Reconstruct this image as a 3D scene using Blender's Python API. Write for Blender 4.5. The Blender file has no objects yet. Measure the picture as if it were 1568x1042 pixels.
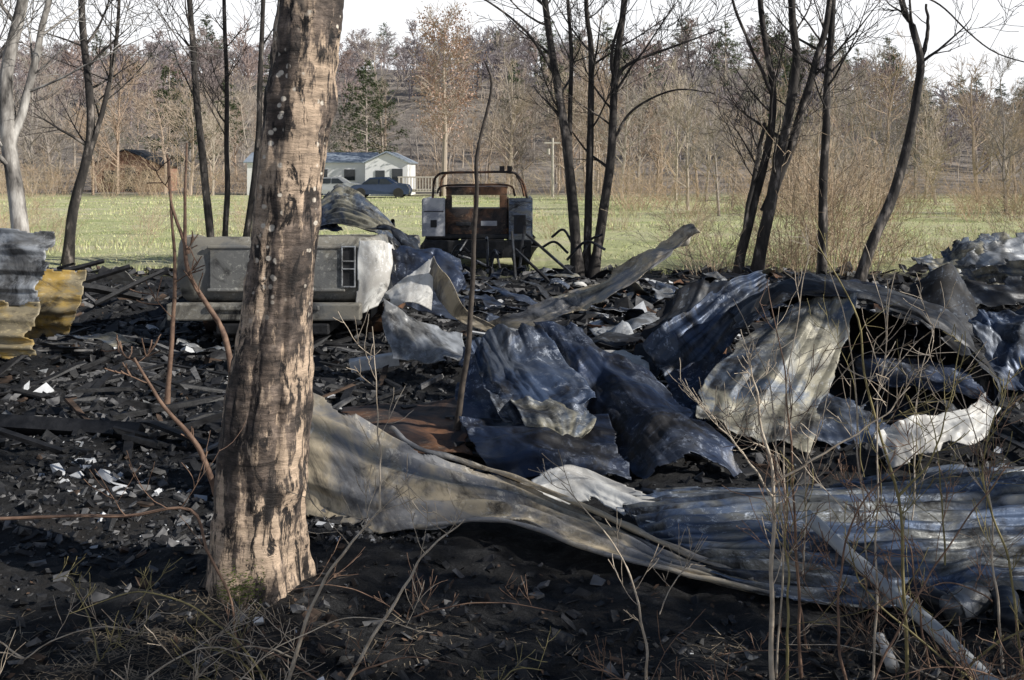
import bpy, math, random
from mathutils import Vector, noise, Matrix
R=random.Random(7)
sc=bpy.context.scene
sc.view_settings.view_transform='Standard'; sc.view_settings.look='None'; sc.view_settings.exposure=0
V=Vector
# ---------------------------------------------------------------- materials
def nm(name):
    m=bpy.data.materials.new(name); m.use_nodes=True
    n=m.node_tree.nodes; l=m.node_tree.links
    return m,n,l,n['Principled BSDF']
def tcoord(n,l,coord,scale):
    t=n.new('ShaderNodeTexCoord'); mp=n.new('ShaderNodeMapping'); mp.inputs['Scale'].default_value=scale
    l.new(t.outputs[coord],mp.inputs['Vector']); return mp.outputs['Vector']
def noi(n,l,vec,s,d=4,r=.6,dist=0):
    x=n.new('ShaderNodeTexNoise'); x.inputs['Scale'].default_value=s; x.inputs['Detail'].default_value=d
    x.inputs['Roughness'].default_value=r; x.inputs['Distortion'].default_value=dist
    l.new(vec,x.inputs['Vector']); return x.outputs['Fac']
def ramp(n,l,fac,stops):
    x=n.new('ShaderNodeValToRGB'); cr=x.color_ramp
    while len(cr.elements)<len(stops): cr.elements.new(.5)
    for e,(p,c) in zip(cr.elements,stops):
        e.position=p; e.color=(c[0],c[1],c[2],1) if hasattr(c,'__len__') else (c,c,c,1)
    l.new(fac,x.inputs['Fac']); return x.outputs['Color']
def mix(n,l,f,a,b,bt=None):
    x=n.new('ShaderNodeMix'); x.data_type='RGBA'
    if bt: x.blend_type=bt
    for s,i in ((f,0),(a,6),(b,7)):
        if hasattr(s,'is_linked'): l.new(s,x.inputs[i])
        elif i==0: x.inputs[0].default_value=s
        else: x.inputs[i].default_value=(s[0],s[1],s[2],1)
    return x.outputs[2]
def bump(n,l,b,h,st=.4,dist=.02):
    x=n.new('ShaderNodeBump'); x.inputs['Strength'].default_value=st; x.inputs['Distance'].default_value=dist
    l.new(h,x.inputs['Height']); l.new(x.outputs['Normal'],b.inputs['Normal'])
def mott(name,stops,scale=4,coord='Object',st=(1,1,1),rough=.8,metal=0,bst=.3,bsc=30,dist=.01,d=4):
    m,n,l,b=nm(name); v=tcoord(n,l,coord,st)
    l.new(ramp(n,l,noi(n,l,v,scale,d,.65),stops),b.inputs['Base Color']); b.inputs['Roughness'].default_value=rough; b.inputs['Metallic'].default_value=metal
    if bst: bump(n,l,b,noi(n,l,v,bsc,3),bst,dist)
    return m
def metalmat(name,base,stain,light,soot=.5,st=(1,1,1),rough=.42,metal=.55,seed=0,la=1):
    m,n,l,b=nm(name); t=n.new('ShaderNodeTexCoord'); mp=n.new('ShaderNodeMapping')
    mp.inputs['Scale'].default_value=st; mp.inputs['Location'].default_value=(seed*3.1,seed*1.7,0)
    l.new(t.outputs['UV'],mp.inputs['Vector']); v=mp.outputs['Vector']
    a=ramp(n,l,noi(n,l,v,2.6,5,.62,.6),[(.44,(0,0,0)),(.56,(1,1,1))])
    c=mix(n,l,a,base,stain)
    w=ramp(n,l,noi(n,l,v,20,5,.8,.4),[(.54,(0,0,0)),(.62,(la,la,la))])
    w2=ramp(n,l,noi(n,l,v,2.1,2,.5),[(.44,(0,0,0)),(.58,(1,1,1))])
    mm=n.new('ShaderNodeMath'); mm.operation='MULTIPLY'; l.new(w,mm.inputs[0]); l.new(w2,mm.inputs[1])
    c=mix(n,l,mm.outputs[0],c,light)
    s=ramp(n,l,noi(n,l,v,2.3,6,.75,1.2),[(soot-.10,(.95,.95,.95)),(soot+.07,(0,0,0))])
    c=mix(n,l,s,c,(.014,.013,.014))
    l.new(c,b.inputs['Base Color'])
    r=ramp(n,l,w2,[(0,(rough-.06,)*3),(1,(rough+.22,)*3)]); l.new(r,b.inputs['Roughness'])
    b.inputs['Metallic'].default_value=metal
    bump(n,l,b,noi(n,l,v,30,4,.75),.45,.006)
    return m
M={}
M['blue']=metalmat('scorched_blue_steel',(.05,.075,.135),(.10,.115,.145),(.42,.46,.54),.47,seed=1,rough=.46,metal=.35)
M['navy']=metalmat('scorched_navy_steel',(.03,.047,.095),(.055,.068,.10),(.30,.34,.43),.50,seed=11,rough=.44,metal=.35)
M['tan']=metalmat('scorched_tan_steel',(.50,.42,.30),(.25,.25,.26),(.70,.65,.56),.43,seed=2,metal=.15,rough=.5)
M['rib']=metalmat('ribbed_galvanised',(.12,.165,.26),(.22,.225,.22),(.6,.65,.72),.47,(1,3,1),seed=3,rough=.44,metal=.35)
M['dark']=metalmat('burnt_dark_steel',(.020,.027,.043),(.045,.048,.055),(.18,.21,.26),.52,seed=4,rough=.52,metal=.3)
M['white']=metalmat('whitened_steel',(.74,.73,.70),(.5,.48,.45),(.8,.8,.8),.36,seed=5,metal=.0,rough=.5)
M['ylw']=metalmat('yellowed_steel',(.52,.35,.10),(.32,.27,.18),(.6,.5,.3),.40,(1,2,1),seed=6,metal=.15,rough=.5)
M['gry']=metalmat('grey_brown_steel',(.28,.26,.20),(.09,.115,.16),(.46,.46,.44),.47,(1,1,1),seed=16,metal=.2,rough=.52)
M['rust']=metalmat('rusted_panel',(.22,.11,.06),(.05,.04,.04),(.30,.22,.16),.47,seed=7,metal=.1,rough=.7)
M['silver']=metalmat('silver_steel',(.45,.47,.50),(.20,.20,.2),(.7,.7,.7),.45,seed=8,rough=.42,metal=.3)
M['truckgray']=metalmat('burnt_truck_paint',(.19,.19,.185),(.28,.26,.22),(.45,.44,.40),.45,seed=9,metal=.1,rough=.55)
M['truckwhite']=metalmat('burnt_white_paint',(.6,.6,.62),(.36,.37,.42),(.65,.65,.65),.34,seed=10,metal=.0,rough=.6)
M['char']=mott('char',[(.3,(.004,.004,.005)),(.7,(.028,.028,.031))],12,rough=.6,bst=.5,d=2)
M['ash']=mott('grey_ash',[(.3,(.05,.05,.055)),(.7,(.21,.205,.205))],14,rough=.9,bst=0,d=2)
M['wash']=mott('white_ash',[(.3,(.5,.51,.53)),(.7,(.74,.75,.77))],14,rough=.85,bst=0,d=2)
M['wood']=mott('scorched_wood',[(.35,(.02,.014,.011)),(.65,(.13,.085,.06))],6,st=(1,1,6),rough=.85,bst=0,d=2)
M['bark_dark']=mott('bark_dark',[(.35,(.018,.016,.016)),(.56,(.06,.052,.047)),(.68,(.30,.26,.23))],7,st=(1,1,.35),rough=.9,bst=.6,bsc=25)
M['bark_pale']=mott('bark_pale',[(.35,(.05,.045,.042)),(.5,(.27,.25,.23)),(.66,(.6,.57,.53))],6,st=(1,1,.3),rough=.9,bst=.6)
def flat(name,col,rnd):
    m,n,l,b=nm(name); o=n.new('ShaderNodeObjectInfo'); l.new(mix(n,l,1,col,ramp(n,l,o.outputs['Random'],rnd),'MULTIPLY'),b.inputs['Base Color']); b.inputs['Roughness'].default_value=.95; return m
rn=[(0,(.62,.62,.66)),(.3,(1,.97,.93)),(.55,(1.0,.84,.72)),(.8,(1.2,1.16,1.08)),(1,(.72,.75,.82))]
M['forest']=flat('forest_bark',(.42,.37,.32),rn)
M['forestfar']=flat('forest_bark_far_haze',(.33,.30,.30),[(0,(.75,.75,.82)),(.4,(1,.95,.92)),(.7,(1.15,.95,.82)),(1,(.8,.84,.95))])  # cooler grey for hill trees, distance haze put into the colour
M['brush']=flat('dry_brush',(.48,.40,.31),[(0,(.8,.78,.76)),(.5,(1.05,.9,.78)),(1,(1,1,.95))])
M['needle']=mott('pine_needles',[(.3,(.04,.065,.028)),(.7,(.12,.16,.065))],2,rough=.9,bst=0,d=2)
M['leafo']=mott('russet_leaves',[(.3,(.40,.25,.18)),(.7,(.58,.42,.35))],3,rough=.9,bst=0,d=2)
M['twigpale']=mott('twig_pale',[(.3,(.34,.27,.20)),(.7,(.66,.57,.46))],20,rough=.8,bst=0,d=2)
M['twigred']=mott('twig_brown',[(.3,(.12,.07,.05)),(.7,(.30,.19,.13))],20,rough=.75,bst=0,d=2)
M['twigyel']=mott('twig_yellow',[(.3,(.17,.14,.06)),(.7,(.38,.32,.15))],20,rough=.75,bst=0,d=2)
M['twigdark']=mott('twig_dark',[(.3,(.025,.02,.018)),(.7,(.10,.08,.065))],20,rough=.8,bst=0,d=2)
M['straw']=mott('straw',[(.3,(.42,.37,.22)),(.7,(.60,.56,.36))],2,rough=.9,bst=0,d=2)
M['deadgrass']=mott('dead_grass',[(.3,(.16,.12,.08)),(.7,(.42,.34,.24))],5,rough=.9,bst=0,d=2)
M['litter']=mott('leaf_litter',[(.3,(.05,.03,.02)),(.7,(.18,.11,.07))],5,rough=.9,bst=0,d=2)
M['grass']=mott('grass_blades',[(.3,(.42,.47,.20)),(.7,(.64,.65,.35))],.7,rough=.9,bst=0,d=2)
M['pipe']=mott('grey_pipe',[(.3,(.34,.36,.38)),(.7,(.52,.53,.52))],5,rough=.5,bst=.15)
M['sid']=mott('white_siding',[(.3,(.78,.78,.78)),(.7,(.84,.84,.84))],2,rough=.6,bst=0)
M['brick']=mott('red_brick',[(.3,(.28,.15,.10)),(.7,(.38,.22,.16))],2,rough=.8,bst=0)
M['roof']=mott('grey_metal_roof',[(.3,(.28,.33,.40)),(.7,(.36,.41,.48))],2,rough=.5,bst=0)
M['glass']=mott('dark_glass',[(.3,(.02,.025,.03)),(.7,(.04,.045,.05))],2,rough=.08,bst=0)
M['carpaint']=mott('car_paint',[(.3,(.03,.05,.10)),(.7,(.035,.055,.11))],2,rough=.2,metal=.3,bst=0)
M['carsilver']=mott('car_paint_silver',[(.3,(.4,.41,.42)),(.7,(.45,.46,.47))],2,rough=.25,metal=.4,bst=0)
M['rubber']=mott('rubber',[(.3,(.02,.02,.02)),(.7,(.03,.03,.03))],8,rough=.9,bst=0)
M['deck']=mott('deck_wood',[(.3,(.45,.41,.35)),(.7,(.6,.55,.49))],3,rough=.9,bst=0)
M['moss']=mott('moss',[(.3,(.04,.07,.01)),(.7,(.16,.2,.04))],20,rough=.95,bst=0)
# ---------------------------------------------------------------- mesh builder
class MB:
    def __init__(s): s.v=[];s.f=[];s.m=[]
    def tube(s,pts,rad,k=6,mi=0,cap=False):
        pts=[V(p) for p in pts]; b=len(s.v); n=len(pts)
        for i,p in enumerate(pts):
            d=(pts[min(i+1,n-1)]-pts[max(i-1,0)])
            if d.length<1e-9: d=V((0,0,1))
            d.normalize(); a=d.cross(V((0,0,1)) if abs(d.z)<.9 else V((0,1,0))).normalized(); c=d.cross(a)
            if i and (a.dot(pa)<0): a=-a; c=-c
            pa=a
            r=rad[i]
            for j in range(k):
                t=2*math.pi*j/k; s.v.append(p+a*math.cos(t)*r+c*math.sin(t)*r)
        for i in range(n-1):
            for j in range(k):
                q=(j+1)%k; s.f.append((b+i*k+j,b+i*k+q,b+(i+1)*k+q,b+(i+1)*k+j)); s.m.append(mi)
        if cap:
            s.f.append(tuple(b+j for j in range(k))[::-1]); s.m.append(mi)
            s.f.append(tuple(b+(n-1)*k+j for j in range(k))); s.m.append(mi)
    def box(s,c,h,mi=0,rot=None,jit=0,rng=R):
        b=len(s.v); c=V(c)
        for dx in(-1,1):
            for dy in(-1,1):
                for dz in(-1,1):
                    p=V((dx*h[0],dy*h[1],dz*h[2]))
                    if jit: p=V((p.x*(1+rng.uniform(-jit,jit)),p.y*(1+rng.uniform(-jit,jit)),p.z*(1+rng.uniform(-jit,jit))))
                    if rot: p=rot@p
                    s.v.append(c+p)
        for q in((0,1,3,2),(4,6,7,5),(0,4,5,1),(2,3,7,6),(0,2,6,4),(1,5,7,3)):
            s.f.append(tuple(b+i for i in q)); s.m.append(mi)
    def poly(s,pts,mi=0):
        b=len(s.v); s.v+= [V(p) for p in pts]; s.f.append(tuple(range(b,b+len(pts)))); s.m.append(mi)
    def obj(s,name,mats,smooth=False,parent=None,bevel=0,solid=0,uv=None):
        me=bpy.data.meshes.new(name)
        me.from_pydata([tuple(p) for p in s.v],[],s.f)
        for m in mats: me.materials.append(M[m] if isinstance(m,str) else m)
        me.polygons.foreach_set('material_index',s.m)
        me.polygons.foreach_set('use_smooth',[smooth]*len(s.f))
        ul=me.uv_layers.new(name='UVMap'); co=me.vertices
        if uv is None:
            for lp in me.loops:
                p=co[lp.vertex_index].co; ul.data[lp.index].uv=(p.x+p.y*.7,p.z+p.y*.3)
        else:
            for lp in me.loops: ul.data[lp.index].uv=uv[lp.vertex_index]
        me.update()
        ob=bpy.data.objects.new(name,me); sc.collection.objects.link(ob)
        if parent: ob.parent=parent
        if solid:
            q=ob.modifiers.new('s','SOLIDIFY'); q.thickness=solid; q.offset=0
        if bevel:
            q=ob.modifiers.new('b','BEVEL'); q.width=bevel; q.segments=2; q.limit_method='ANGLE'
        return ob
def empty(name,loc=(0,0,0)):
    e=bpy.data.objects.new(name,None); e.location=loc; sc.collection.objects.link(e); return e
# ---------------------------------------------------------------- terrain
def sstep(a,b,x):
    t=max(0,min(1,(x-a)/(b-a))); return t*t*(3-2*t)
def hz(x,y):
    h=0
    if y>80:
        q=x/max(y,1)
        hh=27+8*noise.noise(V((q*4+3,1.3,0)))+4*noise.noise(V((q*15,4,0)))-13*sstep(.2,.5,q)
        h=sstep(80,270,y)*hh+ (10*sstep(320,620,y) if y>320 else 0)
    if y<22:
        k=sstep(22,17,y)
        h+=k*(.05*noise.noise(V((x*.9,y*.9,2)))+.035*noise.noise(V((x*3,y*3,5)))+.025*noise.noise(V((x*8,y*8,1)))+.016*noise.noise(V((x*19,y*19,1))))
    else: h+=.1*noise.noise(V((x*.1,y*.1,0)))*sstep(22,30,y)
    return h
def axis(a,b,st,lo,hi,g=1.18):
    L=[];x=a
    while x<=b+1e-6: L.append(x); x+=st
    s=st;x=b
    while x<hi: s*=g; s=min(s,40); x+=s; L.append(x)
    s=st;x=a;P=[]
    while x>lo: s*=g; s=min(s,40); x-=s; P.append(x)
    return P[::-1]+L
xs=axis(-6,6.5,.042,-900,900); ys=axis(2.4,12,.035,-60,1500)
g=MB(); nx=len(xs)
for y in ys:
    for x in xs: g.v.append(V((x,y,hz(x,y))))
for j in range(len(ys)-1):
    for i in range(nx-1):
        g.f.append((j*nx+i,j*nx+i+1,(j+1)*nx+i+1,(j+1)*nx+i)); g.m.append(0)
def groundmat():
    m,n,l,b=nm('ground_soil'); t=n.new('ShaderNodeTexCoord'); v=t.outputs['Object']
    sp=n.new('ShaderNodeSeparateXYZ'); l.new(v,sp.inputs[0])
    char=ramp(n,l,noi(n,l,v,11,6,.85),[(.38,(.003,.003,.004)),(.54,(.016,.016,.018)),(.68,(.08,.079,.081))])
    leaf=ramp(n,l,noi(n,l,v,18,5,.8),[(.4,(.008,.007,.006)),(.62,(.045,.032,.024)),(.75,(.16,.12,.09))])
    lm=ramp(n,l,noi(n,l,v,.8,3,.6),[(.52,(0,0,0)),(.62,(.4,.4,.4))])
    char=mix(n,l,lm,char,leaf)
    fld=ramp(n,l,noi(n,l,v,.35,6,.7),[(.35,(.42,.47,.19)),(.5,(.57,.58,.30)),(.65,(.66,.61,.41))])
    lit=ramp(n,l,noi(n,l,v,.3,6,.8),[(.38,(.11,.095,.085)),(.5,(.22,.19,.165)),(.62,(.36,.31,.27))])
    def ma(a,k):
        x=n.new('ShaderNodeMath'); x.operation='MULTIPLY_ADD'; l.new(a,x.inputs[0]); x.inputs[1].default_value=k; l.new(sp.outputs['Y'],x.inputs[2]); return x.outputs[0]
    def mr(src,lo,hi):
        x=n.new('ShaderNodeMapRange'); x.inputs[1].default_value=lo; x.inputs[2].default_value=hi; l.new(src,x.inputs[0]); return x.outputs[0]
    c=mix(n,l,mr(ma(noi(n,l,v,.5,5,.7),7),18.5,20.5),char,fld)
    c=mix(n,l,mr(ma(noi(n,l,v,.1,3,.6),14),68,80),c,lit)
    l.new(c,b.inputs['Base Color']); b.inputs['Roughness'].default_value=.8
    bump(n,l,b,noi(n,l,v,50,5,.8),1,.03)
    return m
g.obj('ground',[groundmat()],True)
# ---------------------------------------------------------------- sheets
def cat(P,t):
    n=len(P)-1; x=t*n; i=min(int(x),n-1); f=x-i
    p1,p2=P[i],P[i+1]; p0=P[i-1] if i>0 else p1*2-p2; p3=P[i+2] if i+2<=n else p2*2-p1
    return .5*((2*p1)+(p2-p0)*f+(2*p0-5*p1+4*p2-p3)*f*f+(3*p1-p0-3*p2+p3)*f**3)
def smoothpath(pts,n):
    P=[V(p) for p in pts]; return [cat(P,i/n) for i in range(n+1)]
def hsh(i,j,s): 
    x=math.sin(i*127.1+j*311.7+s*74.7)*43758.5453; return (x-math.floor(x))*2-1
def facet(x,y,s):
    x+=.45*noise.noise(V((x*.7,y*.7,s))); y+=.45*noise.noise(V((x*.7+9,y*.7,s)))
    i,j=math.floor(x),math.floor(y); fx,fy=x-i,y-j
    a,b,c,d=hsh(i,j,s),hsh(i+1,j,s),hsh(i,j+1,s),hsh(i+1,j+1,s)
    if hsh(i,j,s+5)>0:
        return a+(b-a)*fx+(d-b)*fy if fx>fy else a+(d-c)*fx+(c-a)*fy
    return a+(b-a)*fx+(c-a)*fy if fx+fy<1 else d+(c-d)*(1-fx)+(b-d)*(1-fy)
def sheet(name,rows,mat,ribs=0,along='u',amp=.008,cr=.02,crs=3.0,rag=.03,nu=90,nv=60,seed=0,thick=.004):
    rows=[[V(p) for p in r] for r in rows]
    mb=MB(); uv=[]
    P=[]
    for j in range(nv+1): P.append([None]*(nu+1))
    for i in range(nu+1):
        col=[cat(r,i/nu) for r in rows]
        for j in range(nv+1): P[j][i]=cat(col,j/nv)
    LU=sum((P[nv//2][i+1]-P[nv//2][i]).length for i in range(nu)); LV=sum((P[j+1][nu//2]-P[j][nu//2]).length for j in range(nv))
    so=V((seed*7.3,seed*3.7,seed*1.9))
    for j in range(nv+1):
        for i in range(nu+1):
            u=i/nu;v=j/nv
            a=P[j][min(i+1,nu)]-P[j][max(i-1,0)]; b=P[min(j+1,nv)][i]-P[max(j-1,0)][i]
            nn=a.cross(b); nn=nn.normalized() if nn.length>1e-9 else V((0,0,1))
            h=0
            if ribs:
                w=(v if along=='u' else u)*ribs; x=w-math.floor(w)
                h+=amp*(1 if .22<x<.6 else max(0,(x/.22 if x<=.22 else (.82-x)/.22)))*(.6+.7*abs(noise.noise(V((u*4,v*4,seed)))))
            X,Y=u*LU*crs,v*LV*crs
            h+=cr*(.75*facet(X,Y,seed)+.42*facet(X*2.1+3,Y*2.1,seed+1)+.16*facet(X*5,Y*5,seed+2)+.4*noise.noise(V((X*.6,Y*.6,seed))))
            q3=V((u*LU*5,v*LV*5,1))+so
            lat=V((noise.noise(q3),noise.noise(q3+V((9,0,0))),noise.noise(q3+V((0,9,0)))))*.014
            mb.v.append(P[j][i]+nn*h+lat); uv.append((u*LU+seed,v*LV+seed*.3))
    k=nu+1
    for j in range(nv):
        for i in range(nu):
            d=min((i+.5)/nu*LU,(1-(i+.5)/nu)*LU,(j+.5)/nv*LV,(1-(j+.5)/nv)*LV)
            if rag and d<rag*max(0,noise.noise(V((i/nu*LU*6,j/nv*LV*6,seed+3)))*2.2): continue
            mb.f.append((j*k+i,j*k+i+1,(j+1)*k+i+1,(j+1)*k+i)); mb.m.append(0)
    return mb.obj(name,[mat],True,None,solid=thick,uv=uv)
sheet('crumpled_metal_sheet',[
 [(-1.15,5.08,.51),(-.751,5.0,.361),(-.453,4.8,.25),(-.105,4.7,.17),(.303,4.36,.115),(.628,4.05,.06),(.96,3.8,.02)],
 [(-1.03,4.7,.33),(-.70,4.58,.25),(-.395,4.5,.19),(-.07,4.42,.165),(.32,4.18,.12),(.642,3.98,.055),(.965,3.78,.016)],
 [(-.956,4.55,.03),(-.683,4.4,.0),(-.36,4.3,.05),(-.04,4.2,.125),(.318,4.0,.075),(.642,3.9,.03),(.97,3.75,.0)]],
 'tan',4,'u',.024,.022,2.0,.02,260,90,1)
mb=MB()
hp=smoothpath([(-.60,4.93,.33),(-.453,4.81,.262),(-.105,4.71,.19),(.303,4.37,.135),(.628,4.06,.078),(.93,3.82,.035)],80)
mb.tube([p+V((0,0,.01*noise.noise(V((i*.15,0,3))))) for i,p in enumerate(hp)],[.013+.006*noise.noise(V((i*.2,1,3))) for i in range(81)],8,0,True)
hp=smoothpath([(-.42,4.31,.06),(-.04,4.19,.13),(.318,3.99,.082),(.642,3.89,.036),(.99,3.74,.012)],80)
mb.tube([p+V((0,0,.008*noise.noise(V((i*.15,5,3))))) for i,p in enumerate(hp)],[.010+.004*noise.noise(V((i*.2,8,3))) for i in range(81)],8,0,True)
mb.obj('rolled_metal_hem',['tan'],True)
sheet('crumpled_metal_sheet',[
 [(.03,4.75,.12),(.20,4.8,.16),(.38,4.8,.16),(.637,4.5,.12),(.893,4.2,.075)],
 [(.04,4.6,.11),(.24,4.68,.145),(.42,4.6,.15),(.6,4.38,.125),(.87,4.17,.08)],
 [(.048,4.5,.09),(.29,4.55,.095),(.42,4.45,.11),(.552,4.28,.10),(.847,4.13,.065)]],'white',2,'u',.012,.025,3,.03,100,30,2)
sheet('corrugated_metal_sheet',[
 [(.45,4.62,.08),(.647,4.60,.12),(1.25,4.60,.15),(1.85,4.60,.22),(2.35,4.6,.25),(3.1,4.7,.25)],
 [(.50,4.35,.09),(.72,4.3,.14),(1.27,4.3,.19),(1.8,4.3,.20),(2.28,4.3,.24),(3.0,4.4,.22)],
 [(.60,4.12,.05),(.80,4.0,.09),(1.30,3.95,.12),(1.7,3.95,.14),(2.1,3.98,.16),(2.8,4.05,.16)],
 [(.75,3.95,.02),(.93,3.74,.02),(1.33,3.60,.02),(1.6,3.64,.03),(1.89,3.68,.05),(2.5,3.76,.05)]],
 'rib',15,'u',.032,.03,1.8,.05,300,220,3)
sheet('crumpled_metal_sheet',[
 [(-.276,6.1,.568),(-.096,6.15,.64),(.19,6.2,.655)],
 [(-.167,5.8,.353),(.06,5.75,.43),(.44,5.8,.33)],
 [(-.05,5.54,.19),(.24,5.5,.18),(.487,5.54,.28)]],'blue',5,'v',.018,.085,3.0,.04,110,100,4)
sheet('crumpled_metal_sheet',[
 [(-.30,5.6,.20),(.06,5.62,.16),(.54,5.6,.19)],
 [(-.20,5.35,.13),(.194,5.3,.15),(.60,5.3,.10)],
 [(-.08,5.12,.01),(.254,5.05,.03),(.61,5.1,.01)]],'navy',4,'u',.022,.055,3,.04,100,80,5)
sheet('crumpled_metal_sheet',[
 [(.15,6.35,.60),(.355,6.3,.63),(.52,6.3,.48)],
 [(.333,5.9,.30),(.566,5.95,.43),(.86,5.9,.30)],
 [(.49,5.5,.14),(.744,5.5,.30),(1.06,5.5,.19)],
 [(.66,5.1,.0),(.93,5.1,.13),(1.30,5.15,.01)]],'navy',4,'v',.016,.095,2.6,.04,110,140,6)
sheet('crumpled_metal_sheet',[[(-.02,5.75,.36),(.2,5.7,.34),(.45,5.7,.26)],[(.02,5.5,.30),(.25,5.45,.25),(.47,5.5,.22)],[(.10,5.4,.14),(.28,5.35,.14),(.40,5.4,.16)]],'gry',4,'v',.012,.05,4,.04,70,50,70)
sheet('folded_metal_panel',[
 [(1.72,6.4,.72),(1.979,6.42,.80),(2.22,6.4,.825)],
 [(1.40,6.12,.568),(1.744,6.05,.57),(2.05,6.1,.49)],
 [(1.106,5.8,.36),(1.468,5.75,.31),(1.817,5.8,.24)],
 [(1.0,5.5,.22),(1.32,5.5,.14),(1.646,5.5,.04)]],'gry',4,'v',.022,.045,1.8,.04,140,140,7)
nearp=[(1.50,6.55,.55),(1.72,6.5,.757),(1.983,6.5,.855),(2.323,6.5,.825),(2.706,6.5,.66),(3.004,6.5,.47),(3.10,6.45,.22),(3.05,6.35,.02)]
sheet('collapsed_roof_arch',[[V(p)+V((.0,-.12,-.05)) for p in nearp],nearp,[V(p)+V((.10,.6,-.02)) for p in nearp],[V((p[0]*1.04+.1,7.7,p[2]*.72)) for p in nearp]],'dark',7,'u',.02,.13,1.6,.08,260,120,8)
sheet('metal_sheet',[[(1.9,7.4,.6),(2.5,7.5,.62),(3.3,7.4,.5)],[(1.9,7.0,.2),(2.5,7.0,.25),(3.2,7.0,.2)],[(1.8,6.3,.0),(2.4,6.2,.03),(3.0,6.3,.02)]],'dark',5,'v',.012,.1,2.4,.06,90,60,9)
sheet('metal_sheet',[[(1.62,6.2,.25),(1.95,6.1,.28),(2.2,6.15,.2)],[(1.66,5.7,.05),(1.95,5.6,.06),(2.3,5.6,.03)]],'blue',4,'v',.012,.09,2.8,.06,70,50,10)
sheet('metal_sheet',[[(2.25,6.6,.45),(2.6,6.5,.40),(2.95,6.5,.28)],[(2.2,6.3,.30),(2.6,6.2,.22),(3.0,6.2,.15)]],'navy',0,'v',.012,.09,2.8,.06,70,50,71)
sheet('metal_sheet',[[(1.05,6.3,.30),(1.3,6.4,.40),(1.5,6.5,.52)],[(.85,6.0,.14),(1.1,6.0,.18),(1.3,6.1,.28)],[(.75,5.7,.03),(.95,5.7,.05),(1.1,5.8,.1)]],'navy',5,'v',.014,.07,2.8,.06,80,70,73)
sheet('crumpled_metal_sheet',[
 [(1.93,7.6,.86),(1.95,7.55,.77),(1.98,7.5,.67)],[(1.40,7.15,.72),(1.47,7.0,.58),(1.55,6.9,.44)],[(.88,6.8,.40),(1.0,6.6,.24),(1.18,6.45,.08)]],'blue',4,'v',.025,.06,2.2,.04,70,100,11)
sheet('crumpled_metal_sheet',[[(1.2,8.0,.55),(1.6,8.1,.75),(1.95,8.1,.62)],[(.95,7.5,.28),(1.3,7.5,.42),(1.7,7.6,.4)],[(.85,7.1,.1),(1.1,7.1,.2),(1.4,7.2,.3)]],'dark',4,'v',.025,.08,2.2,.05,70,70,74)
sheet('twisted_metal_sheet',[
 [(-.25,9.0,.22),(.25,8.9,.40),(.60,8.8,.58),(1.03,8.6,.86),(1.30,8.5,1.03),(1.50,8.35,1.18)],
 [(-.05,8.8,.16),(.35,8.7,.34),(.64,8.6,.52),(1.06,8.45,.80),(1.38,8.35,.98),(1.56,8.3,1.10)],
 [(.08,8.6,.20),(.45,8.5,.34),(.70,8.4,.46),(1.05,8.35,.71),(1.38,8.4,.90),(1.60,8.4,1.08)]],'tan',3,'u',.02,.05,2.2,.06,180,50,12)
sheet('bent_white_panel',[[(-1.03,8,.62),(-.82,8.0,.78),(-.609,8,.93)],[(-.95,7.95,.50),(-.8,7.9,.55),(-.65,7.95,.48)]],'white',0,'u',0,.03,4,.02,50,40,13)
sheet('bent_white_panel',[[(-.62,7.9,.93),(-.48,7.9,.70),(-.36,7.95,.50),(-.12,8.1,.34)],[(-.69,8.0,.72),(-.58,8.0,.55),(-.42,8.0,.40),(-.2,8.1,.30)]],'tan',0,'u',0,.03,4,.02,60,40,14)
sheet('bent_white_panel',[[(-1.02,7.8,.58),(-.75,7.75,.46),(-.38,7.7,.36)],[(-.98,7.6,.40),(-.7,7.55,.34),(-.34,7.5,.24)],[(-.88,7.4,.20),(-.62,7.35,.19),(-.32,7.3,.20)]],'silver',0,'v',.012,.06,4,.05,80,60,15)
sheet('metal_sheet',[[(-1.2,9.3,.9),(-.85,9.3,.85),(-.5,9.4,.75)],[(-1.05,8.9,.45),(-.8,8.8,.4),(-.4,8.8,.3)]],'navy',0,'u',0,.1,2.5,.05,60,50,16)
sheet('metal_sheet',[[(.45,7.3,.27),(.75,7.3,.30),(.96,7.2,.26)],[(.50,6.9,.10),(.78,6.85,.10),(.98,6.9,.12)]],'white',3,'v',.008,.03,3,.04,50,40,17)
sheet('silver_metal_strip',[[(1.93,5.3,.20),(2.15,5.35,.28),(2.45,5.4,.32),(2.72,5.7,.34)],[(1.97,5.2,.04),(2.2,5.2,.10),(2.5,5.3,.17),(2.75,5.6,.27)]],'white',2,'u',.014,.06,4,.06,110,40,18)
sheet('rusted_panel',[[(-1.1,6.4,.06),(-.6,6.5,.10),(-.28,6.5,.14)],[(-1.0,5.9,.06),(-.6,5.9,.12),(-.26,5.8,.10)],[(-.9,5.5,.05),(-.5,5.45,.08),(-.22,5.4,.05)]],'rust',0,'u',0,.03,2.2,.04,70,60,19)
sheet('metal_sheet',[[(-.32,6.5,.45),(-.1,6.4,.5)],[(-.35,6.2,.25),(-.05,6.0,.3)],[(-.3,5.8,.1),(0,5.7,.12)]],'navy',4,'u',.012,.05,2.2,.04,50,60,20)
sheet('metal_sheet',[[(-.1,6.9,.40),(.3,6.9,.42),(.7,6.9,.35)],[(0,6.6,.2),(.4,6.6,.2),(.9,6.6,.15)]],'dark',0,'u',.012,.08,2.6,.06,60,40,72)
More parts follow.
